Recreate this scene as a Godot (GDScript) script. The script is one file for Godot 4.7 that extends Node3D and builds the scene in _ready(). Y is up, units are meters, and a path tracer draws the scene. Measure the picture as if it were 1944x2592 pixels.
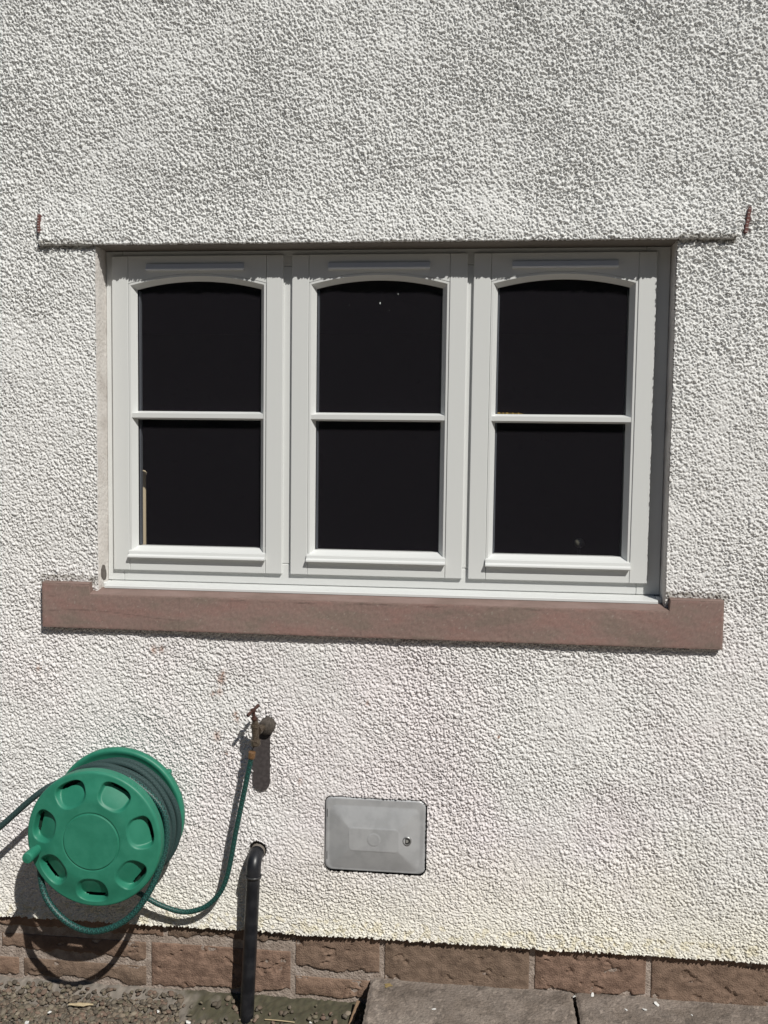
extends Node3D
# A triple casement window in a white roughcast house wall, with a hose reel, tap, waste pipe and meter box below it.
# Wall face at z = 0, +z towards the camera, y up, metres.

var rng := RandomNumberGenerator.new()
var used := {}
var H := PackedFloat32Array()          # roughcast relief
const HX0 := -1.75
const HY0 := 0.02
const HG := 0.0021
const HW := 1405
const HH := 1530


# ---------------------------------------------------------------- naming
func numbered(called: String) -> String:
	if not used.has(called):
		used[called] = 0
		return called
	used[called] += 1
	return "%s_%03d" % [called, used[called]]


func tag(o: Node, label: String, category: String, group := "") -> Node:
	o.set_meta("label", label)
	o.set_meta("category", category)
	if group != "":
		o.set_meta("group", group)
	return o


func thing(called: String, label: String, category: String, at := Vector3.ZERO, group := "") -> Node3D:
	var o := Node3D.new()
	o.name = numbered(called)
	add_child(o)
	o.position = at
	tag(o, label, category, group)
	return o


func part(called: String, mesh: Mesh, mat: Material, parent: Node = null) -> MeshInstance3D:
	var o := MeshInstance3D.new()
	o.mesh = mesh
	o.material_override = mat
	if parent == null:
		o.name = numbered(called)
		add_child(o)
	else:
		var n := called
		var k := 0
		while parent.has_node(NodePath(n)):
			k += 1
			n = "%s_%03d" % [called, k]
		o.name = n
		parent.add_child(o)
	return o


func struct(o: Node) -> Node:
	o.set_meta("kind", "structure")
	return o


# ---------------------------------------------------------------- mesh helpers
func begin() -> SurfaceTool:
	var st := SurfaceTool.new()
	st.begin(Mesh.PRIMITIVE_TRIANGLES)
	st.set_smooth_group(-1)
	return st


func done(st: SurfaceTool) -> ArrayMesh:
	st.generate_normals()
	return st.commit()


# corners counter-clockwise seen from outside
func quad(st: SurfaceTool, a: Vector3, b: Vector3, c: Vector3, d: Vector3) -> void:
	st.add_vertex(a); st.add_vertex(c); st.add_vertex(b)
	st.add_vertex(a); st.add_vertex(d); st.add_vertex(c)


func tri(st: SurfaceTool, a: Vector3, b: Vector3, c: Vector3) -> void:
	st.add_vertex(a); st.add_vertex(c); st.add_vertex(b)


# a box with chamfered edges
func bevel_box(st: SurfaceTool, lo: Vector3, hi: Vector3, b := 0.002, xf := Transform3D()) -> void:
	var c := (lo + hi) / 2.0
	var h := (hi - lo) / 2.0
	b = minf(b, minf(h.x, minf(h.y, h.z)) * 0.9)
	var P := func(sx: float, sy: float, sz: float, ax: int) -> Vector3:
		var v := Vector3(sx * (h.x - b), sy * (h.y - b), sz * (h.z - b))
		v[ax] = [sx, sy, sz][ax] * h[ax]
		return xf * (c + v)
	for ax in 3:
		var u := (ax + 1) % 3
		var w := (ax + 2) % 3
		for s in [-1.0, 1.0]:
			var q := []
			for k in [[-1, -1], [1, -1], [1, 1], [-1, 1]]:
				var sg := [0.0, 0.0, 0.0]
				sg[ax] = s
				sg[u] = float(k[0]); sg[w] = float(k[1])
				q.append(P.call(sg[0], sg[1], sg[2], ax))
			if s > 0:
				quad(st, q[0], q[1], q[2], q[3])
			else:
				quad(st, q[3], q[2], q[1], q[0])
		# edges running along ax
		for s in [[-1, -1], [1, -1], [1, 1], [-1, 1]]:
			var e := []
			for t in [-1.0, 1.0]:
				var sg := [0.0, 0.0, 0.0]
				sg[ax] = t
				sg[u] = float(s[0]); sg[w] = float(s[1])
				e.append(P.call(sg[0], sg[1], sg[2], u))
				e.append(P.call(sg[0], sg[1], sg[2], w))
			if s[0] * s[1] > 0:
				quad(st, e[0], e[1], e[3], e[2])
			else:
				quad(st, e[2], e[3], e[1], e[0])
	for sx in [-1.0, 1.0]:
		for sy in [-1.0, 1.0]:
			for sz in [-1.0, 1.0]:
				var a: Vector3 = P.call(sx, sy, sz, 0)
				var b2: Vector3 = P.call(sx, sy, sz, 1)
				var c2: Vector3 = P.call(sx, sy, sz, 2)
				if sx * sy * sz > 0:
					tri(st, a, b2, c2)
				else:
					tri(st, a, c2, b2)


func box_mesh(lo: Vector3, hi: Vector3, b := 0.002) -> ArrayMesh:
	var st := begin()
	bevel_box(st, lo, hi, b)
	return done(st)


# a profile (z, y) counter-clockwise seen from +x, swept from x0 to x1
func bar_x(prof: Array, x0: float, x1: float) -> ArrayMesh:
	var st := begin()
	var n := prof.size()
	var poly := PackedVector2Array()
	for p in prof:
		poly.append(p)
	for i in n:
		var a: Vector2 = prof[i]
		var b: Vector2 = prof[(i + 1) % n]
		# outward for a profile in (z,y) running counter-clockwise when seen from -x side
		quad(st, Vector3(x0, a.y, a.x), Vector3(x0, b.y, b.x), Vector3(x1, b.y, b.x), Vector3(x1, a.y, a.x))
	var t := Geometry2D.triangulate_polygon(poly)
	for k in range(0, t.size(), 3):
		var p := [poly[t[k]], poly[t[k + 1]], poly[t[k + 2]]]
		var area: float = (p[1] - p[0]).cross(p[2] - p[0])
		var o := [0, 1, 2] if area > 0 else [0, 2, 1]
		# (z,y) counter-clockwise has its normal towards -x
		tri(st, Vector3(x0, p[o[0]].y, p[o[0]].x), Vector3(x0, p[o[1]].y, p[o[1]].x), Vector3(x0, p[o[2]].y, p[o[2]].x))
		tri(st, Vector3(x1, p[o[0]].y, p[o[0]].x), Vector3(x1, p[o[2]].y, p[o[2]].x), Vector3(x1, p[o[1]].y, p[o[1]].x))
	return done(st)


# grid of nx * ny cells through f(u, v), indexed, smooth; u to the right and v up give a front towards the viewer
func patch(nx: int, ny: int, f: Callable, tint = null) -> ArrayMesh:
	var v := PackedVector3Array()
	var uv := PackedVector2Array()
	for j in ny + 1:
		for i in nx + 1:
			v.append(f.call(float(i) / nx, float(j) / ny))
			uv.append(Vector2(float(i) / nx, float(j) / ny))
	var st := SurfaceTool.new()
	st.begin(Mesh.PRIMITIVE_TRIANGLES)
	st.set_smooth_group(0)
	for k in v.size():
		st.set_uv(uv[k])
		if tint != null:
			st.set_color((tint as Callable).call(v[k]))
		st.add_vertex(v[k])
	var w := nx + 1
	for j in ny:
		for i in nx:
			var a := j * w + i
			for q in [a, a + w + 1, a + 1, a, a + w, a + w + 1]:
				st.add_index(q)
	st.generate_normals()
	return st.commit()


# a round tube along a smooth path; uv runs round and along
func tube(pts: Array, r: float, sides := 10, step := 0.008, ends := true) -> ArrayMesh:
	var c := Curve3D.new()
	c.bake_interval = 0.004
	for i in pts.size():
		var t := Vector3.ZERO
		if i > 0 and i < pts.size() - 1:
			t = (pts[i + 1] - pts[i - 1]) / 6.0
		c.add_point(pts[i], -t, t)
	var length := c.get_baked_length()
	var n := maxi(2, int(length / step))
	var v := PackedVector3Array()
	var nm := PackedVector3Array()
	var uv := PackedVector2Array()
	var ix := PackedInt32Array()
	var side := Vector3.UP
	for k in n + 1:
		var s := length * k / n
		var p := c.sample_baked(s, true)
		var d := (c.sample_baked(minf(s + 0.003, length), true) - c.sample_baked(maxf(s - 0.003, 0), true)).normalized()
		if k == 0:
			side = d.cross(Vector3(0.31, 0.2, 0.93)).normalized()
		side = (side - d * side.dot(d)).normalized()
		var up := d.cross(side)
		for j in sides + 1:
			var a := TAU * j / sides
			var q := side * cos(a) + up * sin(a)
			v.append(p + q * r)
			nm.append(q)
			uv.append(Vector2(float(j) / sides, s))
	for k in n:
		for j in sides:
			var a := k * (sides + 1) + j
			var b := a + sides + 1
			ix.append_array([a, b, a + 1, a + 1, b, b + 1])
	var arr := []
	arr.resize(Mesh.ARRAY_MAX)
	arr[Mesh.ARRAY_VERTEX] = v
	arr[Mesh.ARRAY_NORMAL] = nm
	arr[Mesh.ARRAY_TEX_UV] = uv
	arr[Mesh.ARRAY_INDEX] = ix
	var m := ArrayMesh.new()
	m.add_surface_from_arrays(Mesh.PRIMITIVE_TRIANGLES, arr)
	return m


# a lathe about an axis from 'at' along 'dir'; prof is [distance along, radius]
func lathe(prof: Array, at: Vector3, dir: Vector3, sides := 24, smooth := false) -> ArrayMesh:
	var st := SurfaceTool.new()
	st.begin(Mesh.PRIMITIVE_TRIANGLES)
	st.set_smooth_group(0 if smooth else -1)
	lathe_into(st, prof, at, dir, sides)
	st.generate_normals()
	return st.commit()


func lathe_into(st: SurfaceTool, prof: Array, at: Vector3, dir: Vector3, sides := 24) -> void:
	var d := dir.normalized()
	var s := d.cross(Vector3(0.17, 0.05, 0.9) if absf(d.z) < 0.9 else Vector3(1, 0, 0)).normalized()
	var u := d.cross(s)
	for i in prof.size() - 1:
		var a = prof[i]
		var b = prof[i + 1]
		for j in sides:
			var t0 := TAU * j / sides
			var t1 := TAU * (j + 1) / sides
			var q0 := s * cos(t0) + u * sin(t0)
			var q1 := s * cos(t1) + u * sin(t1)
			var A: Vector3 = at + d * a[0] + q0 * a[1]
			var B: Vector3 = at + d * a[0] + q1 * a[1]
			var C: Vector3 = at + d * b[0] + q1 * b[1]
			var D: Vector3 = at + d * b[0] + q0 * b[1]
			if a[1] > 1e-6:
				tri(st, A, B, C)
			if b[1] > 1e-6:
				tri(st, A, C, D)


# ---------------------------------------------------------------- materials
func noise(freq: float, sd: int, octaves := 4, kind := FastNoiseLite.TYPE_SIMPLEX_SMOOTH) -> FastNoiseLite:
	var n := FastNoiseLite.new()
	n.noise_type = kind
	n.frequency = freq
	n.seed = sd
	n.fractal_type = FastNoiseLite.FRACTAL_FBM if octaves > 1 else FastNoiseLite.FRACTAL_NONE
	n.fractal_octaves = octaves
	n.fractal_gain = 0.58
	return n


func noise_tex(n: FastNoiseLite, cols: Array, stops: Array, size := 512, normal := false, strength := 4.0) -> NoiseTexture2D:
	var t := NoiseTexture2D.new()
	t.width = size
	t.height = size
	t.seamless = true
	t.seamless_blend_skirt = 0.2
	t.noise = n
	if normal:
		t.as_normal_map = true
		t.bump_strength = strength
	else:
		var g := Gradient.new()
		g.offsets = PackedFloat32Array(stops)
		var pc := PackedColorArray()
		for c in cols:
			pc.append(lin(c))
		g.colors = pc
		t.color_ramp = g
	return t


func lin(c) -> Color:
	return Color(c[0], c[1], c[2]).linear_to_srgb()


func mat(c: Array, rough := 0.6, metal := 0.0) -> StandardMaterial3D:
	var m := StandardMaterial3D.new()
	m.albedo_color = lin(c)
	m.roughness = rough
	m.metallic = metal
	return m


# a material mottled between colours, laid over the object from three sides; 'metres' is the size of one repeat
func mottled(cols: Array, stops: Array, sd: int, metres: float, freq := 0.012, rough := 0.85, bump := 0.0, bump_freq := 0.08) -> StandardMaterial3D:
	var m := StandardMaterial3D.new()
	m.albedo_texture = noise_tex(noise(freq, sd, 5), cols, stops)
	m.uv1_triplanar = true
	m.uv1_world_triplanar = true
	m.uv1_scale = Vector3.ONE / metres
	m.roughness = rough
	if bump > 0.0:
		m.normal_enabled = true
		m.normal_texture = noise_tex(noise(bump_freq, sd + 9, 4), [], [], 512, true, bump)
	return m


# ---------------------------------------------------------------- roughcast
func splat_relief() -> void:
	H.resize(HW * HH)
	H.fill(0.0)
	rng.seed = 4711
	var cell := 0.0043
	var rough := noise(1.7, 5, 3)
	var nx := int(HW * HG / cell)
	var ny := int(HH * HG / cell)
	for j in ny:
		for i in nx:
			var cx := (i + rng.randf()) * cell
			var cy := (j + rng.randf()) * cell
			var r := 0.0022 + 0.0027 * pow(rng.randf(), 1.6)
			var top := 0.0019 + 0.0042 * rng.randf() + r * 0.36
			if rng.randf() < 0.27:
				continue
			top *= (0.98 + 0.55 * rough.get_noise_2d(cx, cy)) * (1.0 + 0.22 * smoothstep(2.0, 2.6, cy + HY0))
			if rng.randf() < 0.03:
				r *= 1.4
				top *= 1.25
			var ir := 1.0 / (r * r)
			var el := 0.75 + 0.5 * rng.randf()
			var ca := rng.randf() * PI
			var co := cos(ca)
			var si := sin(ca)
			var i0 := maxi(0, int((cx - r * 1.2) / HG))
			var i1 := mini(HW - 1, int((cx + r * 1.2) / HG) + 1)
			var j0 := maxi(0, int((cy - r * 1.2) / HG))
			var j1 := mini(HH - 1, int((cy + r * 1.2) / HG) + 1)
			for y in range(j0, j1 + 1):
				var dy := y * HG - cy
				for x in range(i0, i1 + 1):
					var dx := x * HG - cx
					var a := (dx * co + dy * si) * el
					var b := (dy * co - dx * si) / el
					var d := 1.0 - (a * a + b * b) * ir
					if d > 0.0:
						var h := top * sqrt(d)
						var k := y * HW + x
						if h > H[k]:
							H[k] = h


func hsample(x: float, y: float) -> float:
	var i := clampi(int(round((x - HX0) / HG)), 0, HW - 1) if x > HX0 and x < HX0 + HW * HG else posmod(int((x + 20.0) / HG), HW)
	var j := clampi(int(round((y - HY0) / HG)), 0, HH - 1) if y > HY0 and y < HY0 + HH * HG else posmod(int((y + 20.0) / HG), HH)
	return H[j * HW + i]


func lines(spans: Array, keys: Array) -> PackedFloat32Array:
	var out := PackedFloat32Array()
	for s in spans:   # [from, to, step]
		var n := int(ceil((s[1] - s[0]) / s[2]))
		for i in n:
			out.append(s[0] + (s[1] - s[0]) * i / n)
	out.append(spans[-1][1])
	for k in keys:    # bring the nearest line onto each key
		var best := 0
		for i in out.size():
			if absf(out[i] - k) < absf(out[best] - k):
				best = i
		out[best] = k
	return out


const OX0 := -1.177
const OX1 := 0.584
const OY0 := 1.19
const OY1 := 2.290


func roughcast_mesh() -> ArrayMesh:
	splat_relief()
	var xs := lines([[-3.2, -1.9, 0.02], [-1.9, -1.545, 0.006], [-1.545, 0.945, HG], [0.945, 1.3, 0.006], [1.3, 2.6, 0.02]], [OX0, OX1, -1.357, -1.3535, 0.745, 0.748])
	var ys := lines([[0.095, 3.05, HG], [3.05, 3.4, 0.006], [3.4, 5.2, 0.02]], [OY1, OY1 - 0.0022, OY0])
	var nx := xs.size()
	var ny := ys.size()
	var v := PackedVector3Array()
	var nm := PackedVector3Array()
	var col := PackedColorArray()
	v.resize(nx * ny)
	nm.resize(nx * ny)
	col.resize(nx * ny)
	var wav := noise(2.2, 21, 3)
	var tint := noise(1.1, 33, 4)
	var fine := noise(70.0, 34, 2)
	var spots := [[-0.729, 0.826, 0.012], [-0.722, 0.812, 0.009], [-0.789, 0.754, 0.016], [-0.804, 0.889, 0.008], [-0.995, 1.024, 0.014], [-0.97, 1.026, 0.012], [-0.782, 0.896, 0.012], [-0.776, 0.937, 0.018], [-0.756, 0.701, 0.006], [-1.378, 0.951, 0.01], [-0.77, 0.955, 0.01], [-0.31, 0.88, 0.008], [0.1, 0.79, 0.006], [0.86, 1.9, 0.008], [0.87, 1.78, 0.007], [-0.52, 0.62, 0.007]]
	for j in ny:
		var y0 := ys[j]
		for i in nx:
			var x := xs[i]
			var h := hsample(x, y0)
			var y := y0
			var z := h - 0.0035 + wav.get_noise_2d(x, y) * 0.006
			# the bottom edge falls a little to the right and bells out
			if y0 < 0.26:
				var t := (0.26 - y0) / 0.165
				y += t * (0.0235 + 0.006 * (x + 1.5)) + (1.0 if j == 0 else 0.0) * (h - 0.003) * -0.55
				z += 0.009 * t * t
			# the render over the window stands proud in a flat panel with a cut lower edge
			if y0 > OY1 - 0.001 and x > -1.3555 and x < 0.7465:
				var f := clampf(1.0 - (y0 - OY1) / 0.17, 0.0, 1.0)
				f *= clampf((x + 1.3555) / 0.0015, 0.0, 1.0) * clampf((0.7465 - x) / 0.0015, 0.0, 1.0)
				z += 0.014 * f * f * (3.0 - 2.0 * f)
				if y0 < OY1 + 0.0012:
					y -= (h - 0.003) * 0.4
			if y0 > OY0 and y0 < OY1 and absf(x - OX1) < 0.0005:
				x += -(h - 0.003) * 0.5
			var k := j * nx + i
			v[k] = Vector3(x, y, z)
			# the paint: off white, weathered cream and a little algae towards the foot, rust specks
			var b := 0.755 + 0.05 * tint.get_noise_2d(x, y) + 0.07 * fine.get_noise_2d(x, y)
			var foot := clampf((0.5 - y0 + 0.12 * tint.get_noise_2d(x * 3.0, y * 3.0) + 0.06 * x) / 0.42, 0.0, 1.0)
			var cr := b
			var pink := smoothstep(1.35, 1.0, y0) * (1.0 - foot) * clampf(0.7 + 1.3 * tint.get_noise_2d(x * 1.3, y0 + 4.0) - 0.45 * absf(x + 0.3), 0.0, 1.0)
			cr *= 1.0 - 0.018 * smoothstep(1.2, 2.4, y0)
			var cg := b * (0.99 - 0.02 * foot - 0.038 * pink)
			var cb := b * (0.978 - 0.11 * foot - 0.018 * pink)
			if y0 < 0.16 and fine.get_noise_2d(x * 0.35, y * 0.35) > 0.18:
				cr *= 0.93; cg *= 0.905; cb *= 0.82
			if y0 < 1.1 and y0 > 0.6 or x > 0.8:
				for s in spots:
					var q := Vector2(x - s[0], (y - s[1]) * 0.7).length() + fine.get_noise_2d(x * 1.7, y * 1.7) * 0.008
					if q < s[2]:
						var a: float = 0.75 * (1.0 - q / s[2])
						cr = lerpf(cr, 0.32, a); cg = lerpf(cg, 0.17, a); cb = lerpf(cb, 0.11, a)
			# grime where the sill lugs meet the render; uneven darker band on the panel edge
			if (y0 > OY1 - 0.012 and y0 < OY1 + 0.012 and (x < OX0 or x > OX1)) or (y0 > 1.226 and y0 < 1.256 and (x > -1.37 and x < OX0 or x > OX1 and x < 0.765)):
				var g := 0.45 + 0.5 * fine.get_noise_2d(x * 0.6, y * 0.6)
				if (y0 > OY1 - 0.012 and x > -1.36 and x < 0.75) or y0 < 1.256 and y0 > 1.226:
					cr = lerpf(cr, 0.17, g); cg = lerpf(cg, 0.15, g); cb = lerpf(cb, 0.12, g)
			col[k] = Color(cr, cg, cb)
	for j in ny:
		for i in nx:
			var a := v[j * nx + mini(i + 1, nx - 1)] - v[j * nx + maxi(i - 1, 0)]
			var b := v[mini(j + 1, ny - 1) * nx + i] - v[maxi(j - 1, 0) * nx + i]
			nm[j * nx + i] = a.cross(b).normalized()
	var gone := PackedByteArray()
	gone.resize((nx - 1) * (ny - 1))
	var ix := PackedInt32Array()
	for j in ny - 1:
		var cy := (ys[j] + ys[j + 1]) * 0.5
		for i in nx - 1:
			var cx := (xs[i] + xs[i + 1]) * 0.5
			var cut := cx > OX0 and cx < OX1 and cy > OY0 and cy < OY1
			if cy < 0.6 and cx < -0.1 and cx > -0.7:
				cut = cut or Vector2(cx + 0.6565, cy - 0.3895).length() < 0.0295
				var e := Vector2(absf(cx + 0.2798) - 0.1626 + 0.024, absf(cy - 0.4573) - 0.1210 + 0.024)
				cut = cut or Vector2(maxf(e.x, 0), maxf(e.y, 0)).length() + minf(maxf(e.x, e.y), 0) < 0.024
			if cut:
				gone[j * (nx - 1) + i] = 1
				continue
			var a := j * nx + i
			ix.append(a); ix.append(a + nx + 1); ix.append(a + 1)
			ix.append(a); ix.append(a + nx); ix.append(a + nx + 1)
	# turn every open edge back into the wall
	var back := -0.026
	var add := func(a: int, b: int, n: Vector3) -> void:
		var k := v.size()
		for q in [a, b]:
			v.append(v[q]); nm.append(n); col.append(col[q])
		for q in [a, b]:
			v.append(Vector3(v[q].x, v[q].y, back)); nm.append(n); col.append(col[q])
		ix.append_array([k, k + 1, k + 2, k + 1, k + 3, k + 2])
	for j in ny - 1:
		for i in nx - 1:
			if gone[j * (nx - 1) + i]:
				var a := j * nx + i
				if not gone[j * (nx - 1) + i - 1]: add.call(a, a + nx, Vector3(1, 0, 0))
				if not gone[j * (nx - 1) + i + 1]: add.call(a + 1, a + nx + 1, Vector3(-1, 0, 0))
				if not gone[(j - 1) * (nx - 1) + i]: add.call(a, a + 1, Vector3(0, 1, 0))
				if not gone[(j + 1) * (nx - 1) + i]: add.call(a + nx, a + nx + 1, Vector3(0, -1, 0))
	for i in nx - 1:
		add.call(i, i + 1, Vector3(0, -1, 0))
	var arr := []
	arr.resize(Mesh.ARRAY_MAX)
	arr[Mesh.ARRAY_VERTEX] = v
	arr[Mesh.ARRAY_NORMAL] = nm
	arr[Mesh.ARRAY_COLOR] = col
	arr[Mesh.ARRAY_INDEX] = ix
	var m := ArrayMesh.new()
	m.add_surface_from_arrays(Mesh.PRIMITIVE_TRIANGLES, arr)
	return m


# ---------------------------------------------------------------- plinth stones
func stone_mesh(x0: float, x1: float, y0: float, y1: float, sd: int, proud := 0.004) -> ArrayMesh:
	var n1 := noise(9.0, sd, 4)
	var n2 := noise(40.0, sd + 3, 3)
	var n3 := noise(5.0, sd + 7, 3)
	var w := x1 - x0
	var h := y1 - y0
	var f := func(u: float, v: float) -> Vector3:
		var x := x0 + w * u
		var y := y0 + h * v
		var e := minf(minf(x - x0, x1 - x), minf(y - y0, y1 - y))
		var z := -0.0205 + 0.0055 * smoothstep(0.0, 0.004, e + 0.0015 * n2.get_noise_2d(x, y))
		z += proud * smoothstep(0.0, 0.03, e)
		z += 0.0045 * n1.get_noise_2d(x, y * 1.5) * smoothstep(0.0, 0.02, e)
		# a split bottom arris: below a wandering line the face has broken away
		var line: float = y0 + 0.014 + 0.024 * n3.get_noise_2d(x * 1.3, y0 * 7.0) + 0.006 * n2.get_noise_2d(x, 2.0)
		z -= 0.009 * (1.0 - smoothstep(line, line + 0.002, y)) * smoothstep(0.0, 0.006, e)
		z -= 0.005 * exp(-pow((y - line) / 0.0022, 2.0)) * smoothstep(-0.1, 0.25, n1.get_noise_2d(x * 1.5, 60.0))
		# now and then a flake gone from the left or the upper edge
		var q: float = n3.get_noise_2d(x * 1.8 + 3.0, y * 2.6 + 11.0) + 0.25 * n2.get_noise_2d(x * 0.5, y * 0.5)
		z -= 0.005 * smoothstep(0.36, 0.38, q) * smoothstep(0.002, 0.01, e)
		z += 0.0009 * n2.get_noise_2d(x * 2.5, y * 2.5)
		if e <= 0.0001:
			z = -0.045
		return Vector3(x, y, z)
	return patch(clampi(int(w / 0.0032), 8, 150), clampi(int(h / 0.003), 6, 52), f)


# ---------------------------------------------------------------- window
func arch_y(x: float, xc: float, half: float, spring: float, rise: float) -> float:
	var r := (half * half + rise * rise) / (2.0 * rise)
	var d := clampf(x - xc, -half, half)
	return spring + rise - r + sqrt(r * r - d * d)


func prism_between(xs: Array, low: Callable, high: Callable, z0: float, z1: float) -> ArrayMesh:
	# a plate between two curves over x, from z0 (back) to z1 (front)
	var st := begin()
	for i in xs.size() - 1:
		var a: float = xs[i]
		var b: float = xs[i + 1]
		var la: float = low.call(a)
		var lb: float = low.call(b)
		var ha: float = high.call(a)
		var hb: float = high.call(b)
		quad(st, Vector3(a, la, z1), Vector3(b, lb, z1), Vector3(b, hb, z1), Vector3(a, ha, z1))
		quad(st, Vector3(b, lb, z0), Vector3(a, la, z0), Vector3(a, ha, z0), Vector3(b, hb, z0))
		quad(st, Vector3(a, la, z0), Vector3(b, lb, z0), Vector3(b, lb, z1), Vector3(a, la, z1))
		quad(st, Vector3(a, ha, z1), Vector3(b, hb, z1), Vector3(b, hb, z0), Vector3(a, ha, z0))
	for e in [[xs[0], false], [xs[-1], true]]:
		var x: float = e[0]
		var l: float = low.call(x)
		var h: float = high.call(x)
		if e[1]:
			quad(st, Vector3(x, l, z1), Vector3(x, l, z0), Vector3(x, h, z0), Vector3(x, h, z1))
		else:
			quad(st, Vector3(x, l, z0), Vector3(x, l, z1), Vector3(x, h, z1), Vector3(x, h, z0))
	return done(st)


func sash(win: Node3D, x0: float, x1: float, white: Material, glass: Material, gasket: Material, spacer: Material) -> void:
	var y0 := 1.2695
	var y1 := 2.2695
	var fz := -0.060
	var bz := -0.112
	var st_w := 0.054
	var bead := 0.021
	var gz := -0.086
	var s := Node3D.new()
	s.name = "sash" if not win.has_node("sash") else ("sash_001" if not win.has_node("sash_001") else "sash_002")
	win.add_child(s)
	var a0 := x0 + st_w           # inner edge of the stile
	var a1 := x1 - st_w
	var g0 := a0 + bead           # sight line of the glass
	var g1 := a1 - bead
	var spring := 2.168
	var rise := 0.0255
	var gb := 1.3475
	part("stile", box_mesh(Vector3(x0, y0, bz), Vector3(a0 - 0.0005, y1, fz), 0.0018), white, s)
	part("stile", box_mesh(Vector3(a1 + 0.0005, y0, bz), Vector3(x1, y1, fz), 0.0018), white, s)
	part("bottom_rail", box_mesh(Vector3(a0 + 0.0004, y0, bz), Vector3(a1 - 0.0004, gb - bead + 0.004, fz - 0.0006), 0.0015), white, s)
	# the top rail is cut to a flat arch
	var xc := (a0 + a1) / 2.0
	var half := (a1 - a0) / 2.0
	var xs := []
	for i in 29:
		xs.append(lerpf(a0 + 0.0004, a1 - 0.0004, i / 28.0))
	var outer: Callable = func(x: float) -> float: return arch_y(x, xc, half, spring + 0.016, rise + 0.004)
	part("top_rail", prism_between(xs, outer, func(_x: float) -> float: return y1 - 0.001, bz, fz - 0.0006), white, s)
	# splayed beads round the glass
	var stb := begin()
	var gx := []
	for i in 29:
		gx.append(lerpf(0.0, 1.0, i / 28.0))
	var nose := 0.007
	var fb := fz - 0.0016
	for i in 28:
		var ua: float = gx[i]
		var ub: float = gx[i + 1]
		var P := func(u: float, k: int) -> Vector3:
			# 0 outer edge front, 1 nose, 2 glass
			var xo := lerpf(a0 + 0.0006, a1 - 0.0006, u)
			if k == 0:
				return Vector3(xo, outer.call(xo) - 0.0007, fb)
			var x := lerpf(a0 + nose, a1 - nose, u) if k == 1 else lerpf(g0, g1, u)
			var sp := spring + (0.010 if k == 1 else 0.0)
			return Vector3(x, arch_y(x, xc, (g1 - g0) / 2.0 + (bead - nose if k == 1 else 0.0), sp, rise + (0.0025 if k == 1 else 0.0)), fb if k == 1 else gz)
		quad(stb, P.call(ua, 1), P.call(ub, 1), P.call(ub, 0), P.call(ua, 0))
		quad(stb, P.call(ua, 2), P.call(ub, 2), P.call(ub, 1), P.call(ua, 1))
	part("arched_bead", done(stb), white, s)
	for side in [0, 1]:
		var sb := begin()
		var xo := a0 + 0.0006 if side == 0 else a1 - 0.0006
		var xn := a0 + nose if side == 0 else a1 - nose
		var xg := g0 if side == 0 else g1
		var yt0 := spring + 0.0155
		var yt1 := spring + 0.0105
		var q := [Vector3(xo, gb - bead, fb), Vector3(xn, gb - bead + 0.006, fb), Vector3(xg, gb, gz), Vector3(xo, yt0, fb), Vector3(xn, yt1, fb), Vector3(xg, spring, gz)]
		if side == 0:
			quad(sb, q[0], q[1], q[4], q[3]); quad(sb, q[1], q[2], q[5], q[4])
		else:
			quad(sb, q[1], q[0], q[3], q[4]); quad(sb, q[2], q[1], q[4], q[5])
		part("side_bead", done(sb), white, s)
	# bottom bead: a steep splay with a square nose
	part("bottom_bead", bar_x([Vector2(gz, gb), Vector2(bz, gb), Vector2(bz, gb - 0.02), Vector2(fz + 0.001, gb - 0.02), Vector2(fz + 0.001, gb - 0.0135)], a0 + 0.001, a1 - 0.001), white, s)
	# drip bar
	part("drip_bar", bar_x([Vector2(fz - 0.003, 1.3335), Vector2(fz - 0.003, 1.3135), Vector2(fz + 0.0155, 1.3115), Vector2(fz + 0.0175, 1.3135), Vector2(fz + 0.0165, 1.3178), Vector2(fz + 0.008, 1.3225), Vector2(fz + 0.0065, 1.3315), Vector2(fz + 0.0045, 1.3335)], x0 + st_w - 0.001, x1 - st_w + 0.001), white, s)
	# glazing bar
	part("glazing_bar", bar_x([Vector2(fz - 0.0035, 1.7755), Vector2(gz - 0.004, 1.7835), Vector2(gz - 0.004, 1.7565), Vector2(fz - 0.0035, 1.7615)], a0 + 0.0065, a1 - 0.0065), white, s)
	# double glazing: an outer and an inner pane over and under the bar, with its spacer
	for r in [[gb, 1.7575, false], [1.7825, spring, true]]:
		var xs2 := []
		for i in (21 if r[2] else 2):
			xs2.append(lerpf(g0 + 0.0004, g1 - 0.0004, i / (20.0 if r[2] else 1.0)))
		var low := func(_x: float) -> float: return r[0]
		var high := func(x: float) -> float: return arch_y(x, xc, (g1 - g0) / 2.0, spring, rise) if r[2] else r[1]
		part("pane", prism_between(xs2, low, high, gz - 0.0045, gz - 0.0015), glass, s)
	var sp := begin()
	bevel_box(sp, Vector3(g0 + 0.001, gb + 0.002, bz + 0.004), Vector3(g0 + 0.006, spring - 0.002, gz - 0.006), 0.0005)
	part("spacer", done(sp), spacer, s)
	var sp2 := begin()
	bevel_box(sp2, Vector3(g1 - 0.004, gb + 0.002, bz + 0.004), Vector3(g1 - 0.0006, spring - 0.002, gz - 0.006), 0.0005)
	part("gasket", done(sp2), gasket, s)
	# trickle vent hood on the top rail
	var vx := (x0 + x1) / 2.0 - (0.004 if x0 < -1.0 else 0.0)
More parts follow.
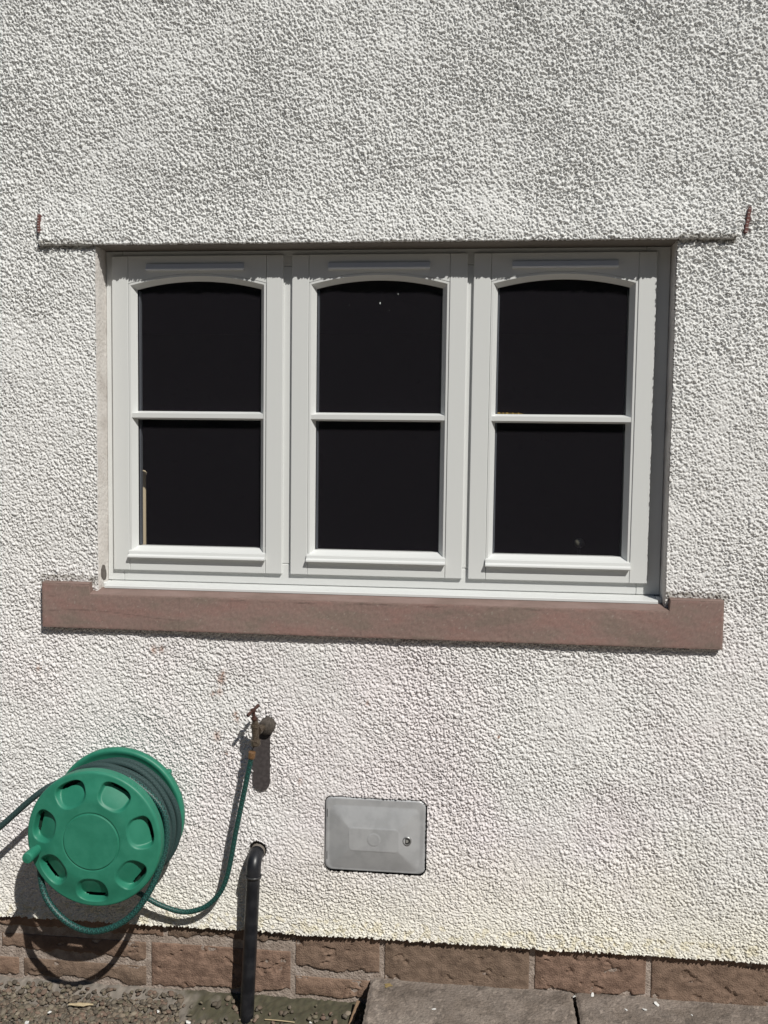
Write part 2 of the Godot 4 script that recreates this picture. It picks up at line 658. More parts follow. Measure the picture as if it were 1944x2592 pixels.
	var vent := part("vent_hood", bar_x([Vector2(fz - 0.001, 2.2445), Vector2(fz - 0.001, 2.2235), Vector2(fz + 0.012, 2.2225), Vector2(fz + 0.0135, 2.2262), Vector2(fz + 0.006, 2.2425)], vx - 0.157, vx + 0.157), gasket, s)
	vent.material_override = mat([0.66, 0.69, 0.74], 0.35)


# ---------------------------------------------------------------- reel
const RC := Vector3(-1.09, 0.509, 0.0)
const RR := 0.205


func reel_flange(front: bool) -> ArrayMesh:
	# a dished disc by rings and rays; seven sloping pockets with a slot each
	var nr := 120
	var nt := 420
	var sgn := 1.0 if front else -1.0
	var v := PackedVector3Array()
	var slot := PackedByteArray()
	for j in nr + 1:
		var t := float(j) / nr
		for i in nt + 1:
			var th := TAU * i / nt
			var r := 0.0
			var z := 0.0
			if t < 0.86:
				r = RR * 0.965 * (t / 0.86)
				var k := r / RR
				z = 0.016 * (1.0 - smoothstep(0.55, 1.0, k)) + 0.006
				if front and absf(r - 0.0855) < 0.0016:
					z -= 0.0025
			else:
				var a := (t - 0.86) / 0.14
				if a < 0.5:
					var b := a / 0.5 * PI / 2.0
					r = RR * 0.965 + RR * 0.035 * sin(b)
					z = 0.006 - 0.0085 * (1.0 - cos(b))
				else:
					r = RR
					z = -0.0025 - 0.024 * (a - 0.5) / 0.5
			var gone := false
			if front and t < 0.86:
				for k in 7:
					var c := deg_to_rad(115.1 - 51.43 * k)
					var d := wrapf(th - c, -PI, PI)
					if absf(d) > 0.5:
						continue
					var s := r * sin(d)
					var q := r * cos(d) - 0.149
					# rounded outline, a little wider outside
					var wide := 0.049 + 0.12 * q
					var e := pow(pow(absf(s) / wide, 2.6) + pow(absf(q) / 0.0385, 2.6), 1.0 / 2.6)
					if e < 1.0:
						var wall := smoothstep(1.0, 0.80, e)
						var deep := clampf((q + 0.037) / 0.060, 0.0, 1.0)
						z -= wall * (0.004 + 0.021 * deep)
						if q > 0.0185 and absf(s) < wide * 0.6 and e < 0.84:
							gone = true
			v.append(RC + Vector3(cos(th) * r, sin(th) * r, (0.2445 if front else 0.048) + sgn * z))
			slot.append(1 if gone else 0)
	var st := SurfaceTool.new()
	st.begin(Mesh.PRIMITIVE_TRIANGLES)
	st.set_smooth_group(0)
	for p in v:
		st.add_vertex(p)
	var w := nt + 1
	for j in nr:
		for i in nt:
			var a := j * w + i
			if slot[a] + slot[a + 1] + slot[a + w] + slot[a + w + 1] == 4:
				continue
			var o := [a, a + w + 1, a + w, a, a + 1, a + w + 1] if front else [a, a + w, a + w + 1, a, a + w + 1, a + 1]
			for q in o:
				st.add_index(q)
	st.generate_normals()
	return st.commit()


func hose_texture(base: Vector3, thread: Vector3) -> ImageTexture:
	var im := Image.create(64, 64, true, Image.FORMAT_RGB8)
	for y in 64:
		for x in 64:
			var a := posmod(x + y, 16)
			var b := posmod(x - y, 16)
			var up := (posmod(x, 32) < 16) != (posmod(y, 32) < 16)
			var c := base
			if (a < 5 if up else b < 5):
				c = thread
			elif (b < 3):
				c = base.lerp(thread, 0.25)
			im.set_pixel(x, y, Color(c.x, c.y, c.z).linear_to_srgb())
	im.generate_mipmaps()
	return ImageTexture.create_from_image(im)


# ---------------------------------------------------------------- scene
func _ready() -> void:
	# camera
	var cam := Camera3D.new()
	cam.name = "camera"
	cam.transform = Transform3D(Basis(Vector3(0.995027, 0.013148, -0.098737), Vector3(-0.019674, 0.997664, -0.065414), Vector3(0.097646, 0.067032, 0.992961)).orthonormalized(), Vector3(0, 1.66, 2.7))
	cam.fov = 60.0
	cam.near = 0.05
	cam.far = 400.0
	add_child(cam)
	cam.current = true
	# sky, sun and exposure
	var env := Environment.new()
	env.background_mode = Environment.BG_SKY
	var sky := Sky.new()
	var sm := ProceduralSkyMaterial.new()
	sm.sky_top_color = Color(0.42, 0.56, 0.76)
	sm.sky_horizon_color = Color(0.70, 0.77, 0.81)
	sm.sky_curve = 0.12
	sm.ground_bottom_color = Color(0.25, 0.24, 0.22)
	sm.ground_horizon_color = Color(0.45, 0.45, 0.43)
	sm.sky_energy_multiplier = 0.62
	sky.sky_material = sm
	env.sky = sky
	env.tonemap_mode = Environment.TONE_MAPPER_LINEAR
	env.tonemap_exposure = 0.80
	env.sdfgi_enabled = true
	env.ssao_enabled = true
	env.ssil_enabled = true
	var we := WorldEnvironment.new()
	we.name = "world_environment"
	we.environment = env
	add_child(we)
	var sun := DirectionalLight3D.new()
	sun.name = "sun"
	sun.light_energy = 1.6
	sun.light_color = Color(1.0, 0.985, 0.955)
	sun.light_angular_distance = 0.5
	sun.shadow_enabled = true
	add_child(sun)
	sun.look_at_from_position(Vector3(0.73, 1.29, 1.0) * 5.0, Vector3.ZERO)

	# materials
	var white := mat([0.68, 0.695, 0.688], 0.36)
	var render_paint := StandardMaterial3D.new()
	render_paint.vertex_color_use_as_albedo = true
	render_paint.roughness = 0.92
	var plaster := mottled([[0.58, 0.545, 0.51], [0.66, 0.625, 0.59], [0.71, 0.68, 0.65]], [0.25, 0.45, 0.75], 61, 0.7, 0.012, 0.9, 1.5)
	var cement := mottled([[0.16, 0.15, 0.135], [0.25, 0.235, 0.21], [0.33, 0.31, 0.285]], [0.25, 0.5, 0.75], 71, 0.5, 0.02, 0.95, 5.0)
	var sandstone := mottled([[0.185, 0.13, 0.11], [0.235, 0.163, 0.143], [0.262, 0.19, 0.17]], [0.2, 0.5, 0.8], 81, 0.8, 0.01, 0.9, 0.5, 0.15)
	sandstone.uv1_scale = Vector3(0.8, 1.9, 1.9)
	var glass := StandardMaterial3D.new()
	glass.transparency = BaseMaterial3D.TRANSPARENCY_ALPHA
	glass.albedo_color = Color(0.5, 0.48, 0.53, 0.03)
	glass.roughness = 0.02
	var gasket := mat([0.05, 0.055, 0.06], 0.5)
	var spacer := mat([0.22, 0.24, 0.27], 0.4, 0.5)

	build_ground()
	build_house(render_paint, plaster, cement, sandstone)
	build_window(white, glass, gasket, spacer, plaster)
	build_room()
	build_sparkle_beads()
	build_meter_box()
	build_reel()
	build_tap()
	build_pipe(cement)
	build_red_strips()
	build_small_things()
	build_hedge()


func build_ground() -> void:
	var soil := mottled([[0.2, 0.165, 0.13], [0.34, 0.3, 0.25], [0.46, 0.42, 0.36]], [0.25, 0.5, 0.75], 91, 0.8, 0.02, 0.95, 6.0)
	var f := func(u: float, v: float) -> Vector3:
		# denser towards the house, out to the horizon
		var x := (u - 0.5) * 2.0
		x = signf(x) * pow(absf(x), 3.0) * 150.0
		var z := -0.2 + pow(1.0 - v, 3.0) * 150.0
		return Vector3(x, -0.162, z)
	soil.vertex_color_use_as_albedo = true
	# bare soil along the wall; unseen ground beyond made pale to bounce fill light
	var gt := func(p: Vector3) -> Color:
		var k := smoothstep(0.8, 1.3, p.z)
		return Color(lerpf(0.3, 1.0, k), lerpf(0.29, 1.0, k), lerpf(0.28, 1.0, k))
	struct(part("ground", patch(60, 60, f, gt), soil))
	# gravel: pebbles lying thick on the soil
	rng.seed = 99
	var st := SurfaceTool.new()
	st.begin(Mesh.PRIMITIVE_TRIANGLES)
	st.set_smooth_group(0)
	var sp := SphereMesh.new()
	sp.radial_segments = 9
	sp.rings = 5
	var arr := sp.get_mesh_arrays()
	var vs: PackedVector3Array = arr[Mesh.ARRAY_VERTEX]
	var n := noise(1.3, 6, 2)
	for k in vs.size():
		var p := vs[k] * 2.0
		var q := p * (1.0 + 0.6 * n.get_noise_3dv(p * 0.8))
		vs[k] = q * 0.5
	arr[Mesh.ARRAY_VERTEX] = vs
	var pm := ArrayMesh.new()
	pm.add_surface_from_arrays(Mesh.PRIMITIVE_TRIANGLES, arr)
	st.create_from(pm, 0)
	st.generate_normals()
	var pebble := st.commit()
	var mm := MultiMesh.new()
	mm.transform_format = MultiMesh.TRANSFORM_3D
	mm.use_colors = true
	mm.mesh = pebble
	var rows := []
	var tones := [[0.15, 0.122, 0.098], [0.19, 0.16, 0.128], [0.13, 0.118, 0.1], [0.185, 0.135, 0.11], [0.115, 0.1, 0.082], [0.22, 0.195, 0.16], [0.155, 0.14, 0.105]]
	for k in 26000:
		var x := rng.randf_range(-2.2, -0.31)
		var z := 0.005 + pow(rng.randf(), 1.5) * 1.0
		var s := 0.0085 + 0.012 * pow(rng.randf(), 2.0)
		var b := Basis.from_euler(Vector3(rng.randf_range(-0.6, 0.6), rng.randf() * TAU, rng.randf_range(-0.6, 0.6))).scaled_local(Vector3(s * rng.randf_range(0.9, 1.5), s * rng.randf_range(0.4, 0.75), s * rng.randf_range(0.8, 1.1)))
		var lift := haunch_y(x, z) if z < 0.14 else -0.162
		var covered := x > -0.9 and z < 0.085 and rng.randf() < 0.93 or z < 0.028 and rng.randf() < 0.85
		if covered:
			continue
		rows.append([Transform3D(b, Vector3(x, maxf(lift, -0.16) + s * 0.1 + rng.randf() * 0.012, z)), tones[rng.randi() % tones.size()], rng.randf_range(0.75, 1.25)])
	mm.instance_count = rows.size()
	for k in rows.size():
		mm.set_instance_transform(k, rows[k][0])
		var c = rows[k][1]
		var m: float = rows[k][2]
		mm.set_instance_color(k, Color(c[0] * m * 0.95, c[1] * m * 0.91, c[2] * m * 0.85))
	var g := MultiMeshInstance3D.new()
	g.name = "gravel"
	g.multimesh = mm
	var gm := StandardMaterial3D.new()
	gm.vertex_color_use_as_albedo = true
	gm.roughness = 0.85
	g.material_override = gm
	g.set_meta("kind", "stuff")
	g.set_meta("label", "small brown and grey gravel beside the house wall")
	add_child(g)
	# the raised paving on the right
	var slab := mottled([[0.25, 0.205, 0.17], [0.34, 0.283, 0.241], [0.41, 0.347, 0.3]], [0.22, 0.5, 0.8], 95, 0.9, 0.012, 0.9, 2.0, 0.15)
	slab.vertex_color_use_as_albedo = true
	var edge := mottled([[0.07, 0.06, 0.048], [0.13, 0.11, 0.09]], [0.3, 0.7], 97, 0.5, 0.02, 0.95)
	var sn := noise(7.0, 140, 4)
	var lich := noise(42.0, 141, 2)
	var sc := func(p: Vector3) -> Color:
		var k := 0.6 + 0.22 * sn.get_noise_2d(p.x, p.z)
		var c := Vector3(k, k, k)
		if lich.get_noise_2d(p.x, p.z) > 0.44 - 0.33 * smoothstep(-0.2, -0.28, p.x):
			c = c.lerp(Vector3(1.0, 1.0, 1.0), 0.6)
		if lich.get_noise_2d(p.x * 0.6 + 9.0, p.z * 0.6) > 0.42:
			c *= 0.72
		return Color(c.x, c.y, c.z)
	var pave := Node3D.new()
	pave.name = "pavement"
	add_child(pave)
	struct(pave)
	for r in [[-0.289, 0.343], [0.353, 1.02], [1.03, 1.7]]:
		var nz := noise(14.0, 40 + int(r[0] * 10), 3)
		var x0: float = r[0]
		var x1: float = r[1]
		var f2 := func(u: float, v: float) -> Vector3:
			var x := lerpf(x0, x1, u)
			var z := lerpf(0.62, -0.045, v)
			var e := minf(minf(x - x0, x1 - x), 0.62 - z)
			var y: float = -0.0165 + 0.0018 * nz.get_noise_2d(x, z) - 0.007 * (1.0 - smoothstep(0.0, 0.012, e + 0.006 * nz.get_noise_2d(x * 5.0, z * 5.0)))
			x += 0.003 * nz.get_noise_2d(x * 3.0 + 9.0, z * 3.0) * (1.0 if u < 0.01 or u > 0.99 else 0.0)
			return Vector3(x, y, z)
		var o := part("paving_slab", patch(150, 100, f2, sc), slab, pave)
		var side := begin()
		bevel_box(side, Vector3(x0 + 0.0035, -0.17, -0.045), Vector3(x1 - 0.0035, -0.0262, 0.617), 0.004)
		part("slab_edge", done(side), edge, o)


func haunch_y(x: float, z: float) -> float:
	var reach := lerpf(0.07, 0.115, smoothstep(-0.95, -0.75, x))
	var t := clampf((z + 0.014) / reach, 0.0, 1.0)
	return lerpf(-0.104, -0.160, t * t * 0.5 + t * 0.5)


func build_house(render_paint: Material, plaster: Material, cement: Material, sandstone: Material) -> void:
	var house := thing("house_wall", "white painted roughcast house wall with brown stone plinth and window opening", "wall")
	part("roughcast", roughcast_mesh(), render_paint, house)
	var block := mat([0.3, 0.28, 0.25], 0.95)
	part("masonry", box_mesh(Vector3(-3.2, -0.16, -0.34), Vector3(OX0 - 0.012, 5.2, -0.030), 0.001), block, house)
	part("masonry", box_mesh(Vector3(OX1 + 0.012, -0.16, -0.34), Vector3(2.6, 5.2, -0.030), 0.001), block, house)
	part("masonry", box_mesh(Vector3(OX0 - 0.012, OY1 + 0.012, -0.34), Vector3(OX1 + 0.012, 5.2, -0.0305), 0.001), block, house)
	part("masonry", box_mesh(Vector3(OX0 - 0.012, -0.16, -0.34), Vector3(OX1 + 0.012, 1.085, -0.0305), 0.001), block, house)
	# plastered reveals and soffit
	var n := noise(6.0, 17, 3)
	var rl := func(u: float, v: float) -> Vector3:
		var y := lerpf(1.2, 2.288, v)
		var z := lerpf(-0.14, 0.0005, u)
		return Vector3(OX0 + 0.0022 + 0.0015 * n.get_noise_2d(y, z * 3.0) - 0.003 * smoothstep(-0.006, 0.0005, z), y, z)
	part("reveal", patch(12, 60, rl), plaster, house)
	var rr := func(u: float, v: float) -> Vector3:
		var y := lerpf(1.2, 2.288, v)
		var z := lerpf(0.0, -0.14, u)
		return Vector3(OX1 - 0.0022 + 0.0015 * n.get_noise_2d(y + 7.0, z * 3.0) + 0.003 * smoothstep(-0.006, 0.0, z), y, z)
	part("reveal", patch(12, 60, rr), plaster, house)
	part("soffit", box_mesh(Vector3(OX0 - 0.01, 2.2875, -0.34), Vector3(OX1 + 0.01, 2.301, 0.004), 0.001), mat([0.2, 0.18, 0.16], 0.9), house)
	# bare mortar patch low in the left reveal
	var pf := func(u: float, v: float) -> Vector3:
		var a := u * TAU
		var r: float = v * (1.0 + 0.25 * n.get_noise_2d(cos(a) * 3.0, sin(a) * 3.0))
		return Vector3(OX0 + 0.0048 - 0.002 * v * v, 1.262 + sin(a) * 0.026 * r + cos(a) * 0.006 * r, -0.036 + cos(a) * 0.022 * r)
	part("bare_mortar", patch(20, 4, pf), mottled([[0.11, 0.095, 0.085], [0.16, 0.14, 0.125]], [0.3, 0.7], 14, 0.2, 0.02, 0.95), house)
	# stone sill with a raised lug at each end
	var st := begin()
	var xs := [-1.355, -1.3525, -1.1975, -1.195, 0.5915, 0.594, 0.7465, 0.749]
	var tops := [1.2335, 1.2355, 1.2355, 1.2035, 1.2035, 1.2375, 1.2375, 1.2355]
	var prof := func(i: int) -> Array:
		var e := 0.002 if i == 0 or i == xs.size() - 1 else 0.0
		var t: float = tops[i]
		var lug: bool = t > 1.22
		var tb := t + (0.004 if lug else 0.0145)
		return [Vector3(xs[i], 1.0895 + e, -0.13), Vector3(xs[i], 1.0895 + e, 0.019 - e), Vector3(xs[i], 1.0915 + e, 0.0215 - e), Vector3(xs[i], t - 0.003, 0.0215 - e), Vector3(xs[i], t, 0.018 - e), Vector3(xs[i], t + (0.002 if lug else 0.0118), -0.022), Vector3(xs[i], tb, -0.13)]
	for i in xs.size() - 1:
		var a: Array = prof.call(i)
		var b: Array = prof.call(i + 1)
		for k in 7:
			quad(st, a[k], b[k], b[(k + 1) % 7], a[(k + 1) % 7])
	for e in [0, xs.size() - 1]:
		var a: Array = prof.call(e)
		for k in range(1, 6):
			if e == 0:
				tri(st, a[0], a[k], a[k + 1])
			else:
				tri(st, a[0], a[k + 1], a[k])
	var sill := part("stone_sill", done(st), sandstone, house)
	# its dressed front, stained, blotched and a little worn along the arrises
	var sn := noise(5.0, 88, 5)
	var sf := noise(60.0, 89, 3)
	var ff := func(u: float, v: float) -> Vector3:
		var x := lerpf(-1.3535, 0.7475, u)
		var top := 1.2015
		if x < -1.1955: top = 1.2325
		if x > 0.5925: top = 1.2345
		var y := lerpf(1.0905, top, v)
		var wear := 0.0
		if v < 0.001: wear = 0.0012 * sf.get_noise_2d(x * 0.6, 3.0)
		if v > 0.999: wear = -0.0012 * absf(sf.get_noise_2d(x * 0.6, 8.0))
		return Vector3(x, y + wear, 0.0221 + 0.0009 * sf.get_noise_2d(x * 0.8, y * 0.8) - (0.0012 if v < 0.001 or v > 0.999 or u < 0.0005 or u > 0.9995 else 0.0))
	var fc := func(p: Vector3) -> Color:
		var a := sn.get_noise_2d(p.x * 0.9, p.y * 2.2)
		var k := 1.0 + 0.2 * sf.get_noise_2d(p.x * 2.3, p.y * 2.3) + 0.16 * sn.get_noise_2d(p.x * 0.3 + 7.0, p.y)
		var c := Vector3(0.248, 0.170, 0.148).lerp(Vector3(0.262, 0.164, 0.143), smoothstep(0.0, 0.45, a)).lerp(Vector3(0.218, 0.164, 0.138), smoothstep(0.0, -0.45, a)) * k
		# a thin dark tide mark wandering under the top arris, and one brown line across the left end
		var tide := 1.193 + 0.006 * sn.get_noise_2d(p.x * 2.0, 30.0)
		c *= 1.0 - 0.45 * smoothstep(0.0035, 0.0, absf(p.y - tide)) * smoothstep(-0.1, 0.4, sn.get_noise_2d(p.x * 1.5, 50.0)) * smoothstep(0.58, 0.5, p.x)
		if p.x < -0.9:
			c *= 1.0 - 0.3 * smoothstep(0.0025, 0.0, absf(p.y - 1.137 - 0.012 * sin(p.x * 9.0)))
		for q in [-0.905, -0.74, -0.33, 0.12]:
			c *= 1.0 - 0.12 * smoothstep(0.004, 0.0, absf(p.x - q - 0.004 * sn.get_noise_2d(3.0, p.y * 4.0)))
		if sf.get_noise_2d(p.x * 1.1 + 60.0, p.y * 1.1) > 0.6:
			c = c.lerp(Vector3(0.38, 0.34, 0.3), 0.5)
		return Color(c.x, c.y, c.z)
	var sfm := StandardMaterial3D.new()
	sfm.vertex_color_use_as_albedo = true
	sfm.roughness = 0.9
	part("sill_face", patch(700, 34, ff, fc), sfm, sill)
	# plinth: a mortar bed and split-faced stones
	var mortar := mottled([[0.28, 0.225, 0.19], [0.36, 0.295, 0.25], [0.42, 0.355, 0.31]], [0.25, 0.5, 0.75], 51, 0.4, 0.02, 0.95, 4.0)
	var bed := noise(30.0, 8, 3)
	var mf := func(u: float, v: float) -> Vector3:
		var x := lerpf(-3.2, 2.6, u)
		var y := lerpf(-0.17, 0.152, v)
		return Vector3(x, y, -0.0175 + 0.002 * bed.get_noise_2d(x, y))
	var plinth := part("plinth", patch(700, 32, mf), mortar, house)
	var tones := []
	for k in 4:
		var t: Array = [[0.235, 0.156, 0.112], [0.212, 0.144, 0.105], [0.226, 0.147, 0.108], [0.188, 0.132, 0.096]][k]
		var d := [t[0] * 0.72, t[1] * 0.7, t[2] * 0.7]
		var l := [t[0] * 1.2, t[1] * 1.2, t[2] * 1.22]
		tones.append(mottled([d, t, l], [0.2, 0.5, 0.82], 100 + k * 7, 0.34, 0.014, 0.93, 3.5, 0.1))
	var stones := [
		[-2.3, -1.63, 0.062, 0.146], [-1.62, -0.970, 0.060, 0.146], [-0.960, -0.546, 0.062, 0.146],
		[-2.2, -1.54, -0.022, 0.052], [-1.53, -1.029, -0.020, 0.051],
		[-2.0, -1.466, -0.107, -0.032], [-1.455, -1.029, -0.105, -0.031],
		[-1.016, -0.548, -0.104, 0.053],
		[-0.537, -0.260, -0.017, 0.146], [-0.537, -0.250, -0.103, -0.026],
		[-0.249, 0.2125, -0.060, 0.146], [0.2245, 0.570, -0.030, 0.146], [0.581, 0.98, -0.060, 0.146], [0.992, 1.6, -0.060, 0.146], [1.612, 2.3, -0.060, 0.146]]
	for k in stones.size():
		var s: Array = stones[k]
		part("stone", stone_mesh(s[0], s[1], s[2], s[3], 300 + k * 13), tones[(k * 3 + 1) % 4], plinth)
	# the rough concrete haunch along the foot of the plinth
	var hn := noise(16.0, 73, 4)
	var hf := func(u: float, v: float) -> Vector3:
		var x := lerpf(-2.6, -0.285, u)
		var z := lerpf(0.13, -0.02, v)
		return Vector3(x, haunch_y(x, z) + 0.008 * hn.get_noise_2d(x, z) + 0.004 * hn.get_noise_2d(x * 4.0, z * 4.0), z)
	var moss := noise(9.0, 74, 4)
	var hc := func(p: Vector3) -> Color:
		var m := moss.get_noise_2d(p.x, p.z)
		var g := smoothstep(-1.0, -0.8, p.x + 0.25 * m)
		var k := 1.0 + 0.5 * hn.get_noise_2d(p.x * 2.0, p.z * 2.0)
		return Color(lerpf(0.21, 0.072, g) * k, lerpf(0.185, 0.066, g) * k, lerpf(0.16, 0.042, g) * k)
	var hm := StandardMaterial3D.new()
	hm.vertex_color_use_as_albedo = true
	hm.roughness = 0.95
	part("concrete_haunch", patch(420, 30, hf, hc), hm, house)


func build_window(white: Material, glass: Material, gasket: Material, spacer: Material, plaster: Material) -> void:
	var win := thing("casement_window", "white timber window of three arched-top casements in roughcast wall", "window")
	var fz := -0.072
	var bz := -0.14
	var xl := OX0 + 0.0032
	var xr := OX1 - 0.0032
	part("frame_jamb", box_mesh(Vector3(xl, 1.2340, bz), Vector3(-1.12, 2.2865, fz), 0.002), white, win)
	part("frame_jamb", box_mesh(Vector3(0.51, 1.2340, bz), Vector3(xr, 2.2865, fz), 0.002), white, win)
	part("frame_head", box_mesh(Vector3(-1.1195, 2.238, bz), Vector3(0.5095, 2.2865, fz - 0.0003), 0.002), white, win)
	part("frame_bottom_rail", box_mesh(Vector3(-1.1195, 1.2340, bz), Vector3(0.5095, 1.30, fz - 0.0003), 0.002), white, win)
	part("mullion", box_mesh(Vector3(-0.622, 1.3005, bz), Vector3(-0.543, 2.2375, fz + 0.0004), 0.003), white, win)
	part("mullion", box_mesh(Vector3(-0.055, 1.3005, bz), Vector3(0.025, 2.2375, fz + 0.0004), 0.003), white, win)
	for s in [[-1.1505, -0.5965], [-0.569, -0.0245], [-0.006, 0.540]]:
		sash(win, s[0], s[1], white, glass, gasket, spacer)
	# timber cill: a weathered slope with a square nose, a shadow gap under the frame
	part("timber_cill", bar_x([Vector2(-0.075, 1.2322), Vector2(bz, 1.2322), Vector2(bz, 1.2150), Vector2(-0.020, 1.2143), Vector2(-0.0165, 1.2155), Vector2(-0.0165, 1.2222), Vector2(-0.020, 1.2245)], -1.163, 0.566), white, win)
	var fil := begin()
	bevel_box(fil, Vector3(-1.1755, 1.2085, -0.078), Vector3(-1.1625, 1.2325, -0.03), 0.004)
	part("mastic_fillet", done(fil), white, win)
	var fil2 := begin()
	bevel_box(fil2, Vector3(0.5655, 1.2085, -0.078), Vector3(0.582, 1.2315, -0.03), 0.004)
	part("mastic_fillet", done(fil2), white, win)
	# small pale flecks on the middle pane
	for p in [[-0.295, 2.124, 0.0030], [-0.239, 2.152, 0.0018], [-0.266, 2.102, 0.0010], [-0.391, 2.119, 0.0009]]:
		var st := begin()
		bevel_box(st, Vector3(p[0] - p[2] * 0.5, p[1] - p[2], -0.0876), Vector3(p[0] + p[2] * 0.6, p[1] + p[2], -0.0868), 0.0003)
		part("pale_fleck", done(st), mat([0.55, 0.6, 0.58], 0.7), win)


func build_room() -> void:
	# the dim room behind the glass
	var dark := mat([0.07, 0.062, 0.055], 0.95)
	var room := Node3D.new()
	room.name = "room"
	add_child(room)
	struct(room)
	var x0 := -2.9
	var x1 := 2.3
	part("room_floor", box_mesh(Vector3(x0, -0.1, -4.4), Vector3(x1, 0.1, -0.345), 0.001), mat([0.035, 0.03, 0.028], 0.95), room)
	part("room_ceiling", box_mesh(Vector3(x0, 2.6, -4.4), Vector3(x1, 2.7, -0.345), 0.001), dark, room)
	part("room_wall", box_mesh(Vector3(x0 - 0.1, -0.1, -4.4), Vector3(x0 - 0.001, 2.7, -0.345), 0.001), dark, room)
	part("room_wall", box_mesh(Vector3(x1 + 0.001, -0.1, -4.4), Vector3(x1 + 0.1, 2.7, -0.345), 0.001), dark, room)
	part("room_wall", box_mesh(Vector3(x0 - 0.1, -0.1, -4.5), Vector3(x1 + 0.1, 2.7, -4.401), 0.001), dark, room)
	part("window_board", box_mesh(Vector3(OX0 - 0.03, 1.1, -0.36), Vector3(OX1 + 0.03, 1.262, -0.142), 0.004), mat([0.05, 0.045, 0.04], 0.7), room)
	# cream post seen at the edge of the left pane
	var post := thing("curtain_post", "slim cream post with rounded cap inside the left casement", "post", Vector3(-1.121, 1.262, -0.25))
	var cream := mat([0.62, 0.52, 0.36], 0.7)
	part("shaft", lathe([[0, 0], [0, 0.008], [0.31, 0.008], [0.31, 0]], Vector3.ZERO, Vector3.UP, 16, false), cream, post)
	part("cap", lathe([[0.311, 0.0], [0.311, 0.011], [0.318, 0.011], [0.325, 0.006], [0.327, 0]], Vector3.ZERO, Vector3.UP, 16, false), cream, post)
	var orn := thing("globe_ornament", "dim pale globe on a slim stem inside the right casement", "ornament", Vector3(0.356, 1.262, -0.25))
	var pale := mat([0.16, 0.155, 0.12], 0.4)
	part("stem", lathe([[0, 0], [0, 0.018], [0.006, 0.018], [0.010, 0.004], [0.093, 0.004]], Vector3.ZERO, Vector3.UP, 14), mat([0.03, 0.03, 0.03], 0.5), orn)
	var prof := []
	for i in 13:
		var a := PI * i / 12.0
		prof.append([0.109 - cos(a) * 0.0165, sin(a) * 0.0165])
	part("globe", lathe(prof, Vector3.ZERO, Vector3.UP, 20, true), pale, orn)


func build_sparkle_beads() -> void:  # beads made up to stand for a yellow sparkle in the pane
	var g := thing("added_sparkle_beads", "added gold beads imitating a yellow sparkle behind the bar of the right casement", "beads", Vector3(0.0, 1.7905, -0.125))
	var gold := mat([0.75, 0.5, 0.1], 0.3, 0.4)
	part("string", tube([Vector3(0.066, -0.004, 0), Vector3(0.11, -0.003, 0), Vector3(0.155, -0.004, 0)], 0.0008, 6, 0.01), gold, g)
	for x in [0.079, 0.083, 0.094, 0.105, 0.108, 0.124, 0.142]:
		var prof := []
		for i in 7:
			prof.append([-cos(PI * i / 6.0) * 0.0028, sin(PI * i / 6.0) * 0.0028])
		part("bead", lathe(prof, Vector3(x, -0.003, 0), Vector3.UP, 8, true), gold, g)


